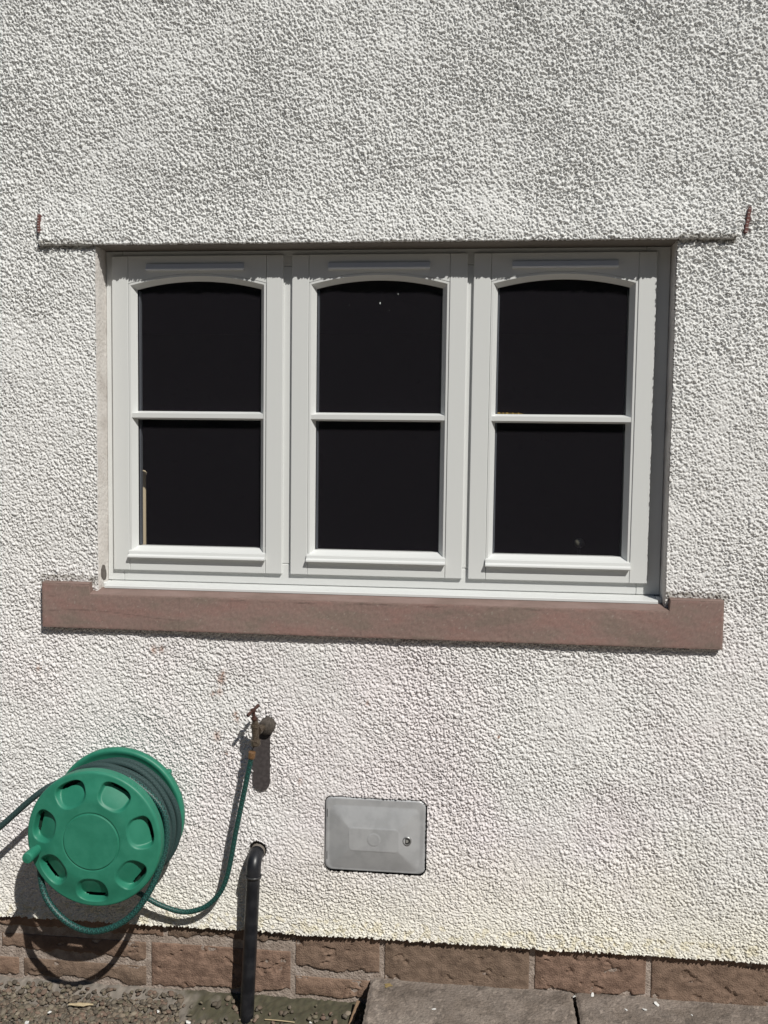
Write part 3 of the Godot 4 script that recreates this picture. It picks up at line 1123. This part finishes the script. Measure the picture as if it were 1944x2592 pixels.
func build_meter_box() -> void:
	var box := thing("meter_box", "grey metal meter box door set flush in the roughcast below the window", "meter box", Vector3(-0.2805, 0.4555, 0.0))
	var metal := mottled([[0.42, 0.43, 0.445], [0.47, 0.48, 0.495], [0.50, 0.51, 0.525]], [0.25, 0.5, 0.75], 23, 0.5, 0.012, 0.42)
	metal.metallic = 0.25
	var hx := 0.1605
	var hy := 0.1205
	var cr := 0.022
	var f := func(u: float, v: float) -> Vector3:
		var x := (u * 2.0 - 1.0) * hx
		var y := (v * 2.0 - 1.0) * hy
		# squeeze the corners of the grid onto rounded ones
		var ax := absf(x)
		var ay := absf(y)
		var k := maxf(ax / hx, ay / hy)
		var ox := absf(x) - (hx - cr) * k
		var oy := absf(y) - (hy - cr) * k
		if ox > 0.0 and oy > 0.0 and k > 0.0:
			var l := Vector2(ox, oy).length()
			var m := cr * k / l
			x = signf(x) * ((hx - cr) * k + ox * m)
			y = signf(y) * ((hy - cr) * k + oy * m)
		var e := 1.0 - k
		# distance to the raised middle plate
		var px := absf(x + 0.0025) - 0.079
		var py := absf(y + 0.008) - 0.036
		var pr := 0.014
		var d := Vector2(maxf(px + pr, 0), maxf(py + pr, 0)).length() + minf(maxf(px + pr, py + pr), 0.0) - pr
		var z := 0.0
		z += 0.0045 * smoothstep(0.0, 0.05, e)
		var ta := maxf((absf(x + 0.0025) - 0.079) / 0.064, 0.0)
		var tb := maxf((absf(y + 0.008) - 0.036) / 0.066, 0.0)
		var t := minf(pow(pow(ta, 7.0) + pow(tb, 7.0), 1.0 / 7.0), 1.0)
		z += 0.0150 * (1.0 - t * (0.86 + 0.14 * t))
		z += 0.0008 * (1.0 - smoothstep(0.0, 0.002, d))
		var c := Vector2(x + 0.0025, y + 0.0065).length()
		z += 0.0011 * (1.0 - smoothstep(0.0190, 0.0205, c)) 
		if k > 0.995:
			z = -0.012
		return Vector3(x, y, z - 0.0070)
	part("door", patch(150, 116, f), metal, box)
	var frame := begin()
	bevel_box(frame, Vector3(-0.166, -0.126, -0.029), Vector3(0.166, 0.126, -0.0165), 0.002)
	part("back_box", done(frame), mat([0.03, 0.03, 0.03], 0.9), box)
	# lock: a ring, a barrel and a D-shaped pin
	var c := Vector3(0.1015, -0.0065, 0.0078)
	var dark := mat([0.06, 0.06, 0.06], 0.5, 0.3)
	var lock := part("lock", lathe([[-0.008, 0.0145], [0.002, 0.0145], [0.0034, 0.0128], [0.0034, 0.0108], [-0.001, 0.0100], [-0.001, 0.0]], c, Vector3(0, 0, 1), 28), mat([0.27, 0.27, 0.27], 0.4, 0.4), box)
	part("lock_barrel", lathe([[-0.0008, 0.0096], [0.0006, 0.0096], [0.0006, 0.0]], c, Vector3(0, 0, 1), 24), dark, lock)
	var dp := begin()
	var outl := [Vector2(-0.0032, -0.0042), Vector2(0.0008, -0.0042), Vector2(0.0036, -0.0026), Vector2(0.0046, 0.0), Vector2(0.0036, 0.0026), Vector2(0.0008, 0.0042), Vector2(-0.0032, 0.0042)]
	for i in outl.size():
		var a: Vector2 = outl[i]
		var b: Vector2 = outl[(i + 1) % outl.size()]
		quad(dp, c + Vector3(a.x, a.y, 0.001), c + Vector3(b.x, b.y, 0.001), c + Vector3(b.x, b.y, 0.0045), c + Vector3(a.x, a.y, 0.0045))
		tri(dp, c + Vector3(0, 0, 0.0045), c + Vector3(a.x, a.y, 0.0045), c + Vector3(b.x, b.y, 0.0045))
	part("lock_pin", done(dp), mat([0.4, 0.4, 0.38], 0.4, 0.4), lock)
	for y in [0.066, -0.071]:
		var h := begin()
		bevel_box(h, Vector3(-0.1535, y - 0.013, -0.006), Vector3(-0.1515, y + 0.013, -0.0018), 0.0005)
		part("hinge_slot", done(h), dark, box)


func build_reel() -> void:
	var reel := thing("hose_reel", "round green plastic hose reel with seven pockets mounted on the wall", "hose reel")
	var green := mottled([[0.019, 0.185, 0.115], [0.024, 0.205, 0.13], [0.030, 0.222, 0.143]], [0.25, 0.5, 0.75], 35, 0.4, 0.012, 0.5)
	part("front_flange", reel_flange(true), green, reel)
	part("rear_flange", lathe([[0.030, 0.0], [0.030, 0.19], [0.034, 0.203], [0.044, 0.2105], [0.058, 0.2115], [0.066, 0.2085], [0.068, 0.202], [0.063, 0.194], [0.056, 0.18], [0.054, 0.10]], RC, Vector3(0, 0, 1), 96, true), green, reel)
	part("drum", lathe([[0.06, 0.0], [0.06, 0.125], [0.211, 0.125], [0.211, 0.193], [0.214, 0.193], [0.214, 0.0]], RC, Vector3(0, 0, 1), 48, false), mat([0.006, 0.03, 0.018], 0.7), reel)  # its front disc is added to close off light behind the slots
	part("hub_cap", lathe([[0.262, 0.0835], [0.2672, 0.0835], [0.2682, 0.082], [0.2684, 0.0]], RC, Vector3(0, 0, 1), 64, false), green, reel)
	# winding handle
	var hb := RC + Vector3(-0.168, -0.034, 0.235)
	var handle := part("handle", lathe([[0.0, 0.0125], [0.030, 0.0125], [0.034, 0.0155], [0.074, 0.0165], [0.080, 0.0145], [0.082, 0.0]], hb, Vector3(-0.05, -0.05, 1.0), 20, false), green, reel)
	part("handle_seat", lathe([[-0.012, 0.022], [0.008, 0.022], [0.012, 0.016], [0.012, 0.0]], hb, Vector3(0, 0, 1), 20, false), green, handle)
	var br := begin()
	bevel_box(br, Vector3(-1.16, 0.40, -0.002), Vector3(-1.02, 0.62, 0.036), 0.006)
	part("wall_bracket", done(br), green, reel)
	var gu := begin()
	bevel_box(gu, Vector3(-0.955, 0.635, 0.03), Vector3(-0.925, 0.652, 0.055), 0.004)
	part("hose_guide", done(gu), green, reel)

	# the hose wound on it: strand from the left, coils, loose loop, tail to the tap
	var hose := thing("garden_hose", "dark green braided garden hose wound on the reel and joined to the tap", "hose")
	var rubber := StandardMaterial3D.new()
	rubber.albedo_texture = hose_texture(Vector3(0.005, 0.030, 0.027), Vector3(0.032, 0.145, 0.125))
	rubber.uv1_scale = Vector3(1.0, 34.0, 1.0)
	rubber.roughness = 0.5
	var dusty := StandardMaterial3D.new()
	dusty.albedo_texture = hose_texture(Vector3(0.013, 0.036, 0.036), Vector3(0.045, 0.092, 0.09))
	dusty.uv1_scale = Vector3(2.0, 44.0, 1.0)
	dusty.roughness = 0.75
	var hr := 0.0094
	var coil := []
	rng.seed = 12
	var wob := noise(0.5, 3, 2)
	# inner layer then outer layer
	var turns := 8.0
	var n := int(turns * 26)
	for i in n + 1:
		var t := float(i) / n
		var a := -t * turns * TAU + 2.3
		var r := 0.1545 + 0.004 * wob.get_noise_1d(i * 0.31)
		coil.append(RC + Vector3(cos(a) * r, sin(a) * r, lerpf(0.195, 0.075, t)))
	part("inner_coil", tube(coil, hr, 10, 0.012), dusty, hose)
	coil = [Vector3(-1.95, 0.12, 0.2), Vector3(-1.75, 0.22, 0.17), Vector3(-1.6, 0.335, 0.155), Vector3(-1.435, 0.485, 0.142), Vector3(-1.30, 0.603, 0.132)]
	turns = 5.5
	n = int(turns * 26)
	for i in n + 1:
		var t := float(i) / n
		var a := deg_to_rad(132.0) - t * turns * TAU
		var r := 0.187 + 0.010 * wob.get_noise_1d(i * 0.23 + 40.0) + 0.006 * sin(a * 0.5 + 1.0)
		var zz := lerpf(0.082, 0.186, t) + 0.010 * wob.get_noise_1d(i * 0.17 + 90.0)
		if t > 0.93:
			r += 0.012 * (t - 0.93) / 0.07
		coil.append(RC + Vector3(cos(a) * r + 0.012 * (1.0 - t), sin(a) * r - 0.012 * (1.0 - t), zz))
	part("outer_coil", tube(coil, hr, 12, 0.007), dusty, hose)
	# a loose turn hangs out over the front below
	part("loose_loop", tube([RC + Vector3(cos(1.1) * 0.186, sin(1.1) * 0.186, 0.185), RC + Vector3(cos(0.6) * 0.196, sin(0.6) * 0.196, 0.19), RC + Vector3(cos(0.25) * 0.208, sin(0.25) * 0.208, 0.196), Vector3(-0.887, 0.467, 0.208), Vector3(-0.925, 0.355, 0.235), Vector3(-0.990, 0.272, 0.25), Vector3(-1.085, 0.232, 0.255), Vector3(-1.173, 0.252, 0.25), Vector3(-1.245, 0.319, 0.238), Vector3(-1.272, 0.408, 0.218), Vector3(-1.272, 0.50, 0.195), Vector3(-1.235, 0.60, 0.18), Vector3(-1.17, 0.665, 0.175)], hr, 14, 0.006), rubber, hose)
	part("tap_tail", tube([Vector3(-1.12, 0.345, 0.075), Vector3(-1.06, 0.285, 0.072), Vector3(-1.015, 0.252, 0.065), Vector3(-0.945, 0.214, 0.058), Vector3(-0.870, 0.199, 0.054), Vector3(-0.796, 0.231, 0.053), Vector3(-0.745, 0.311, 0.055), Vector3(-0.710, 0.479, 0.060), Vector3(-0.683, 0.606, 0.066), Vector3(-0.6635, 0.7, 0.070), Vector3(-0.6575, 0.722, 0.070)], 0.0082, 14, 0.006), rubber, hose)
	var clip := part("hose_clip", lathe([[0.0, 0.0], [0.0, 0.0105], [0.004, 0.0115], [0.020, 0.0115], [0.022, 0.009], [0.022, 0.0]], Vector3(-0.6605, 0.712, 0.070), Vector3(0.12, 1.0, 0.02), 18), mottled([[0.07, 0.035, 0.018], [0.17, 0.08, 0.028], [0.26, 0.17, 0.09]], [0.3, 0.5, 0.75], 31, 0.03, 0.02, 0.5), hose)
	clip.set_meta("label", "rusty orange hose clip")


func build_tap() -> void:
	var tap := thing("outdoor_tap", "old brass bib tap with crossbar handle above the hanging hose", "tap", Vector3(-0.648, 0.80, 0.0))
	var brass := mottled([[0.075, 0.055, 0.042], [0.12, 0.095, 0.07], [0.17, 0.14, 0.105]], [0.3, 0.5, 0.75], 66, 0.09, 0.02, 0.5)
	brass.metallic = 0.45
	var rust := mottled([[0.035, 0.016, 0.012], [0.085, 0.034, 0.025]], [0.35, 0.7], 67, 0.06, 0.02, 0.75)
	part("body", lathe([[-0.048, 0.0], [-0.048, 0.0128], [-0.044, 0.0152], [-0.030, 0.0152], [-0.028, 0.0105], [0.008, 0.0118], [0.012, 0.0142], [0.020, 0.0142], [0.021, 0.0098], [0.038, 0.0088]], Vector3(0.0, 0.0, 0.07), Vector3(-0.02, 1.0, 0.04), 22), brass, tap)
	part("spindle", lathe([[0.036, 0.0088], [0.040, 0.0098], [0.044, 0.0088], [0.045, 0.0055], [0.062, 0.005], [0.063, 0.0085], [0.071, 0.0085], [0.072, 0.0]], Vector3(0.0, 0.0, 0.07), Vector3(-0.06, 1.0, 0.16), 16), rust, tap)
	var hd := Vector3(0.021, 0.019, -0.037).normalized()
	var hc := Vector3(-0.0045, 0.066, 0.081)
	part("handle", lathe([[-0.027, 0.0], [-0.027, 0.0052], [-0.018, 0.0056], [-0.007, 0.0042], [0.007, 0.0042], [0.018, 0.0056], [0.027, 0.0052], [0.027, 0.0]], hc, hd, 12), rust, tap)
	part("inlet", lathe([[0.0, 0.0105], [0.052, 0.0105], [0.053, 0.0145], [0.066, 0.0145], [0.066, 0.0]], Vector3(0.022, -0.002, 0.0), Vector3(-0.20, 0.0, 0.72), 18), brass, tap)
	# the round block it is screwed to and a thin dark plate for an unidentified dark shape behind the hose
	var grey := mottled([[0.045, 0.037, 0.03], [0.072, 0.06, 0.05], [0.10, 0.086, 0.072]], [0.3, 0.5, 0.75], 68, 0.12, 0.02, 0.85, 3.0)
	part("mounting_block", lathe([[-0.006, 0.0255], [0.022, 0.0250], [0.028, 0.0225], [0.032, 0.016], [0.034, 0.0]], Vector3(0.024, -0.002, 0.0), Vector3(-0.06, -0.08, 1.0), 30, true), grey, tap)
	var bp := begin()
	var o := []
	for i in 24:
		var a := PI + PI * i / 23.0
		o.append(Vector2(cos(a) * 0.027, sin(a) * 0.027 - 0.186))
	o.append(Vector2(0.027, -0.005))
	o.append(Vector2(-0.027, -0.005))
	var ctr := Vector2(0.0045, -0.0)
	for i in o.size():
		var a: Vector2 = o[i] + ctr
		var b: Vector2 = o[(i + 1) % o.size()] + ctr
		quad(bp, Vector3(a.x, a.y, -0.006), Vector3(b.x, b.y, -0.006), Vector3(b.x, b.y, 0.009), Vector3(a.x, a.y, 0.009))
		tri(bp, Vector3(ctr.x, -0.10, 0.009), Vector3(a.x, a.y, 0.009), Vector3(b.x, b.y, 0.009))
	part("dark_plate", done(bp), mottled([[0.05, 0.042, 0.042], [0.075, 0.064, 0.064]], [0.3, 0.7], 69, 0.15, 0.02, 0.9), tap)


func build_pipe(cement: Material) -> void:
	var pipe := thing("waste_pipe", "black plastic waste pipe bending out of the wall and down into the gravel", "pipe")
	var black := mottled([[0.008, 0.009, 0.012], [0.014, 0.015, 0.019], [0.024, 0.025, 0.029]], [0.3, 0.5, 0.8], 43, 0.3, 0.012, 0.38)
	var bend := []
	var c := Vector3(-0.6575, 0.339, 0.003)
	bend.append(Vector3(-0.6567, 0.382, -0.03))
	bend.append(Vector3(-0.6567, 0.382, -0.004))
	for i in 9:
		var a := PI / 2 * (1.0 - i / 8.0)
		bend.append(Vector3(-0.657, 0.344, 0.013) + Vector3(0.0, sin(a) * 0.038, cos(a) * 0.038))
	bend.append(Vector3(-0.6572, 0.327, 0.052))
	part("elbow", tube(bend, 0.0232, 28, 0.004), black, pipe)
	part("collar", lathe([[0.0, 0.0215], [0.0, 0.0258], [0.006, 0.0262], [0.007, 0.0245]], Vector3(-0.6573, 0.3255, 0.052), Vector3(0.046, 1.0, 0.0), 28, true), mat([0.04, 0.04, 0.042], 0.35), pipe)
	part("downpipe", tube([Vector3(-0.6571, 0.334, 0.052), Vector3(-0.6665, 0.11, 0.052), Vector3(-0.6785, -0.17, 0.052)], 0.0218, 28, 0.02), black, pipe)
	part("stub", lathe([[-0.03, 0.0235], [0.006, 0.0235], [0.006, 0.020]], Vector3(-0.6565, 0.3825, 0.0), Vector3(0, 0, 1), 28, true), mat([0.17, 0.15, 0.13], 0.8), pipe)


func build_red_strips() -> void:
	var red := mat([0.14, 0.052, 0.045], 0.75)
	var pale := mat([0.5, 0.42, 0.4], 0.7)
	for k in 2:
		var lab: String = ["thin red plastic strip set upright in roughcast left of the window head", "faded red plastic strip set upright in roughcast right of the window head"][k]
		var s := thing("red_strip", lab, "plastic strip", [Vector3(-1.3525, 2.355, 0.0), Vector3(0.777, 2.341, 0.0)][k], "red strips at the ends of the panel above the window")
		var st := begin()
		var tilt := Transform3D(Basis(Vector3(0, 0, 1), [0.0, -0.13][k]), Vector3.ZERO)
		var w: float = [0.0042, 0.0045][k]
		var h: float = [0.028, 0.036][k]
		var zf: float = [0.017, 0.0085][k]
		bevel_box(st, Vector3(-w, -h, -0.012), Vector3(w, h, zf), 0.0008, tilt)
		part("strip", done(st), red, s)
		rng.seed = 5 + k
		for i in 7:
			var y := lerpf(-h * 0.88, h * 0.88, i / 6.0)
			var sm := begin()
			bevel_box(sm, Vector3(-w * 0.75, y - 0.0008 - 0.001 * rng.randf(), zf - 0.001), Vector3(w * rng.randf_range(0.1, 0.75), y + 0.0008, zf + 0.0005), 0.0002, tilt)
			part("cell_edge", done(sm), pale, s)


func chip(called: String, label: String, category: String, at: Vector3, size: Vector3, m: Material, sd: int, turn: float, group := "", tilt := 0.0) -> void:
	# a thin uneven flake
	var n := noise(2.0, sd, 2)
	var st := begin()
	var rim := []
	var k := 9
	for i in k:
		var a := TAU * i / k
		var r: float = 1.0 + 0.75 * n.get_noise_2d(cos(a) * 1.3, sin(a) * 1.3)
		rim.append(Vector3(cos(a) * size.x * r, size.y * n.get_noise_1d(i * 1.7) * 1.5, sin(a) * size.z * r))
	var top := Vector3(0, size.y * 0.8, 0)
	for i in k:
		var a: Vector3 = rim[i]
		var b: Vector3 = rim[(i + 1) % k]
		tri(st, top, b, a)
		quad(st, a, b, b - Vector3(0, size.y, 0), a - Vector3(0, size.y, 0))
	var o := part(called, done(st), m)
	o.position = at
	o.rotation = Vector3(0, turn, tilt)
	tag(o, label, category, group)


func build_small_things() -> void:
	var pale := mottled([[0.42, 0.33, 0.2], [0.56, 0.47, 0.31]], [0.3, 0.7], 5, 0.05, 0.02, 0.8)
	var paint := mat([0.72, 0.72, 0.7], 0.7)
	var leafm := mat([0.27, 0.2, 0.085], 0.8)
	var bark := mottled([[0.16, 0.1, 0.06], [0.27, 0.18, 0.11]], [0.3, 0.7], 6, 0.05, 0.03, 0.85)
	# pale splinter on the gravel
	var st := SurfaceTool.new()
	st.begin(Mesh.PRIMITIVE_TRIANGLES)
	st.set_smooth_group(-1)
	var n := noise(3.0, 41, 2)
	var rings := []
	for i in 9:
		var t := i / 8.0
		var r := 0.0085 * (1.0 - 0.55 * absf(t * 2.0 - 1.0)) * (1.0 + 0.5 * n.get_noise_1d(i * 2.1))
		var q := []
		for j in 8:
			var a := TAU * j / 8
			q.append(Vector3(lerpf(-0.04, 0.038, t), sin(a) * r * 0.7 + 0.003 * n.get_noise_1d(i * 3.0 + 20.0), cos(a) * r * (1.0 + 0.5 * n.get_noise_2d(i * 2.0, j * 2.0))))
		rings.append(q)
	for i in 8:
		for j in 8:
			quad(st, rings[i][j], rings[i + 1][j], rings[i + 1][(j + 1) % 8], rings[i][(j + 1) % 8])
	var sp := part("wood_splinter", done(st), pale)
	sp.position = Vector3(-1.219, -0.128, 0.062)
	sp.rotation.y = 0.12
	tag(sp, "pale cream wood splinter lying on the gravel under the hose reel", "wood")
	# wood chip leaning on the paving edge
	var wc := begin()
	bevel_box(wc, Vector3(-0.007, -0.042, -0.003), Vector3(0.007, 0.042, 0.003), 0.0015, Transform3D(Basis.from_euler(Vector3(-0.7, 0.2, -0.42)), Vector3.ZERO))
	var wo := part("wood_chip", done(wc), bark)
	wo.position = Vector3(-0.335, -0.105, 0.045)
	tag(wo, "brown bark chip leaning against the left end of the paving", "wood")
	chip("dry_leaf", "dry tan leaf lying beside the bark chip", "leaf", Vector3(-0.395, -0.125, 0.028), Vector3(0.016, 0.002, 0.009), mat([0.34, 0.28, 0.18], 0.8), 3, 0.7, "", 0.5)
	chip("dry_leaf", "yellowish leaf lying flat on the paving by its left corner", "leaf", Vector3(-0.231, -0.0145, 0.022), Vector3(0.013, 0.0012, 0.008), leafm, 8, 0.4)
	var tw := part("twig", tube([Vector3(-0.615, -0.128, 0.066), Vector3(-0.57, -0.126, 0.069), Vector3(-0.52, -0.130, 0.066)], 0.0016, 6, 0.01), mat([0.5, 0.4, 0.25], 0.8))
	tag(tw, "straw coloured twig lying right of the waste pipe foot", "twig")
	var tw2 := part("twig", tube([Vector3(-1.285, -0.128, 0.034), Vector3(-1.265, -0.118, 0.02), Vector3(-1.248, -0.112, 0.004)], 0.002, 6, 0.008), mat([0.06, 0.045, 0.035], 0.8))
	tag(tw2, "dark twig leaning on the concrete above the pale splinter", "twig")
	var flakes := [
		[0.347, -0.013, 0.012, 0.007, "white paint flake standing at the joint between the slabs"],
		[0.406, -0.0145, -0.004, 0.008, "white paint flake against the plinth right of the joint"],
		[0.594, -0.0135, 0.018, 0.013, "largest white paint flake on the right slab"],
		[0.555, -0.0145, 0.050, 0.009, "white paint flake left of the largest one"],
		[0.497, -0.0148, 0.057, 0.005, "small white paint flake in the middle of the right slab"],
		[-0.082, -0.0148, 0.123, 0.006, "small white paint flake on the left slab"],
		[0.69, -0.0148, 0.06, 0.004, "tiny white paint flake near the right end of the slab"]]
	for k in flakes.size():
		var f: Array = flakes[k]
		chip("paint_flake", f[4], "paint flake", Vector3(f[0], f[1], f[2]), Vector3(f[3], 0.0013, f[3] * 0.6), paint, 20 + k * 3, k * 1.3, "white paint flakes below the window", 0.35 if k < 4 else 0.05)
	var bits := [[-1.305, 0.103, 0.006, "white chip on the gravel below the left end of the splinter"], [-1.35, 0.164, 0.008, "pale pink chip at the left bottom of the gravel"], [-0.964, 0.06, 0.005, "white chip on the gravel right of the splinter"], [-0.852, 0.102, 0.008, "cream chip on the gravel left of the waste pipe"], [-0.471, 0.056, 0.006, "white chip beside the dry tan leaf"], [-0.43, 0.044, 0.005, "small white chip touching the dry tan leaf"]]
	for k in bits.size():
		var f: Array = bits[k]
		chip("white_chip", f[3], "chip", Vector3(f[0], -0.132, f[1]), Vector3(f[2], 0.002, f[2] * 0.8), paint, 60 + k * 3, k * 0.9, "pale chips on the gravel", 0.3)


func build_hedge() -> void:
	# the tall evergreen hedge across the garden that the dark panes mirror
	var hedge := thing("hedge", "tall dark evergreen hedge across the garden facing the window", "hedge")
	var n := noise(0.9, 77, 4)
	var f := func(u: float, v: float) -> Vector3:
		var x := lerpf(11.0, -11.0, u)
		var y := -0.16 + v * 6.2
		var z := 9.0 + 0.5 * n.get_noise_2d(x, y) + 0.12 * n.get_noise_2d(x * 6.0, y * 6.0) + 0.8 * v * v
		y += 0.5 * v * n.get_noise_2d(x * 1.3, 40.0)
		return Vector3(x, y, z)
	part("foliage", patch(160, 60, f), mottled([[0.012, 0.022, 0.008], [0.03, 0.055, 0.02]], [0.3, 0.7], 78, 1.5, 0.02, 0.95), hedge)
	rng.seed = 3
	var lm := QuadMesh.new()
	lm.size = Vector2(0.09, 0.05)
	var mm := MultiMesh.new()
	mm.transform_format = MultiMesh.TRANSFORM_3D
	mm.mesh = lm
	mm.instance_count = 9000
	for k in 9000:
		var p: Vector3 = f.call(rng.randf(), rng.randf())
		var b := Basis.from_euler(Vector3(rng.randf() * TAU, rng.randf() * TAU, rng.randf() * TAU))
		mm.set_instance_transform(k, Transform3D(b, p - Vector3(0, 0, rng.randf() * 0.15)))
	var g := MultiMeshInstance3D.new()
	g.name = "leaves"
	g.multimesh = mm
	g.material_override = mat([0.03, 0.06, 0.02], 0.8)
	g.set_meta("kind", "stuff")
	hedge.add_child(g)
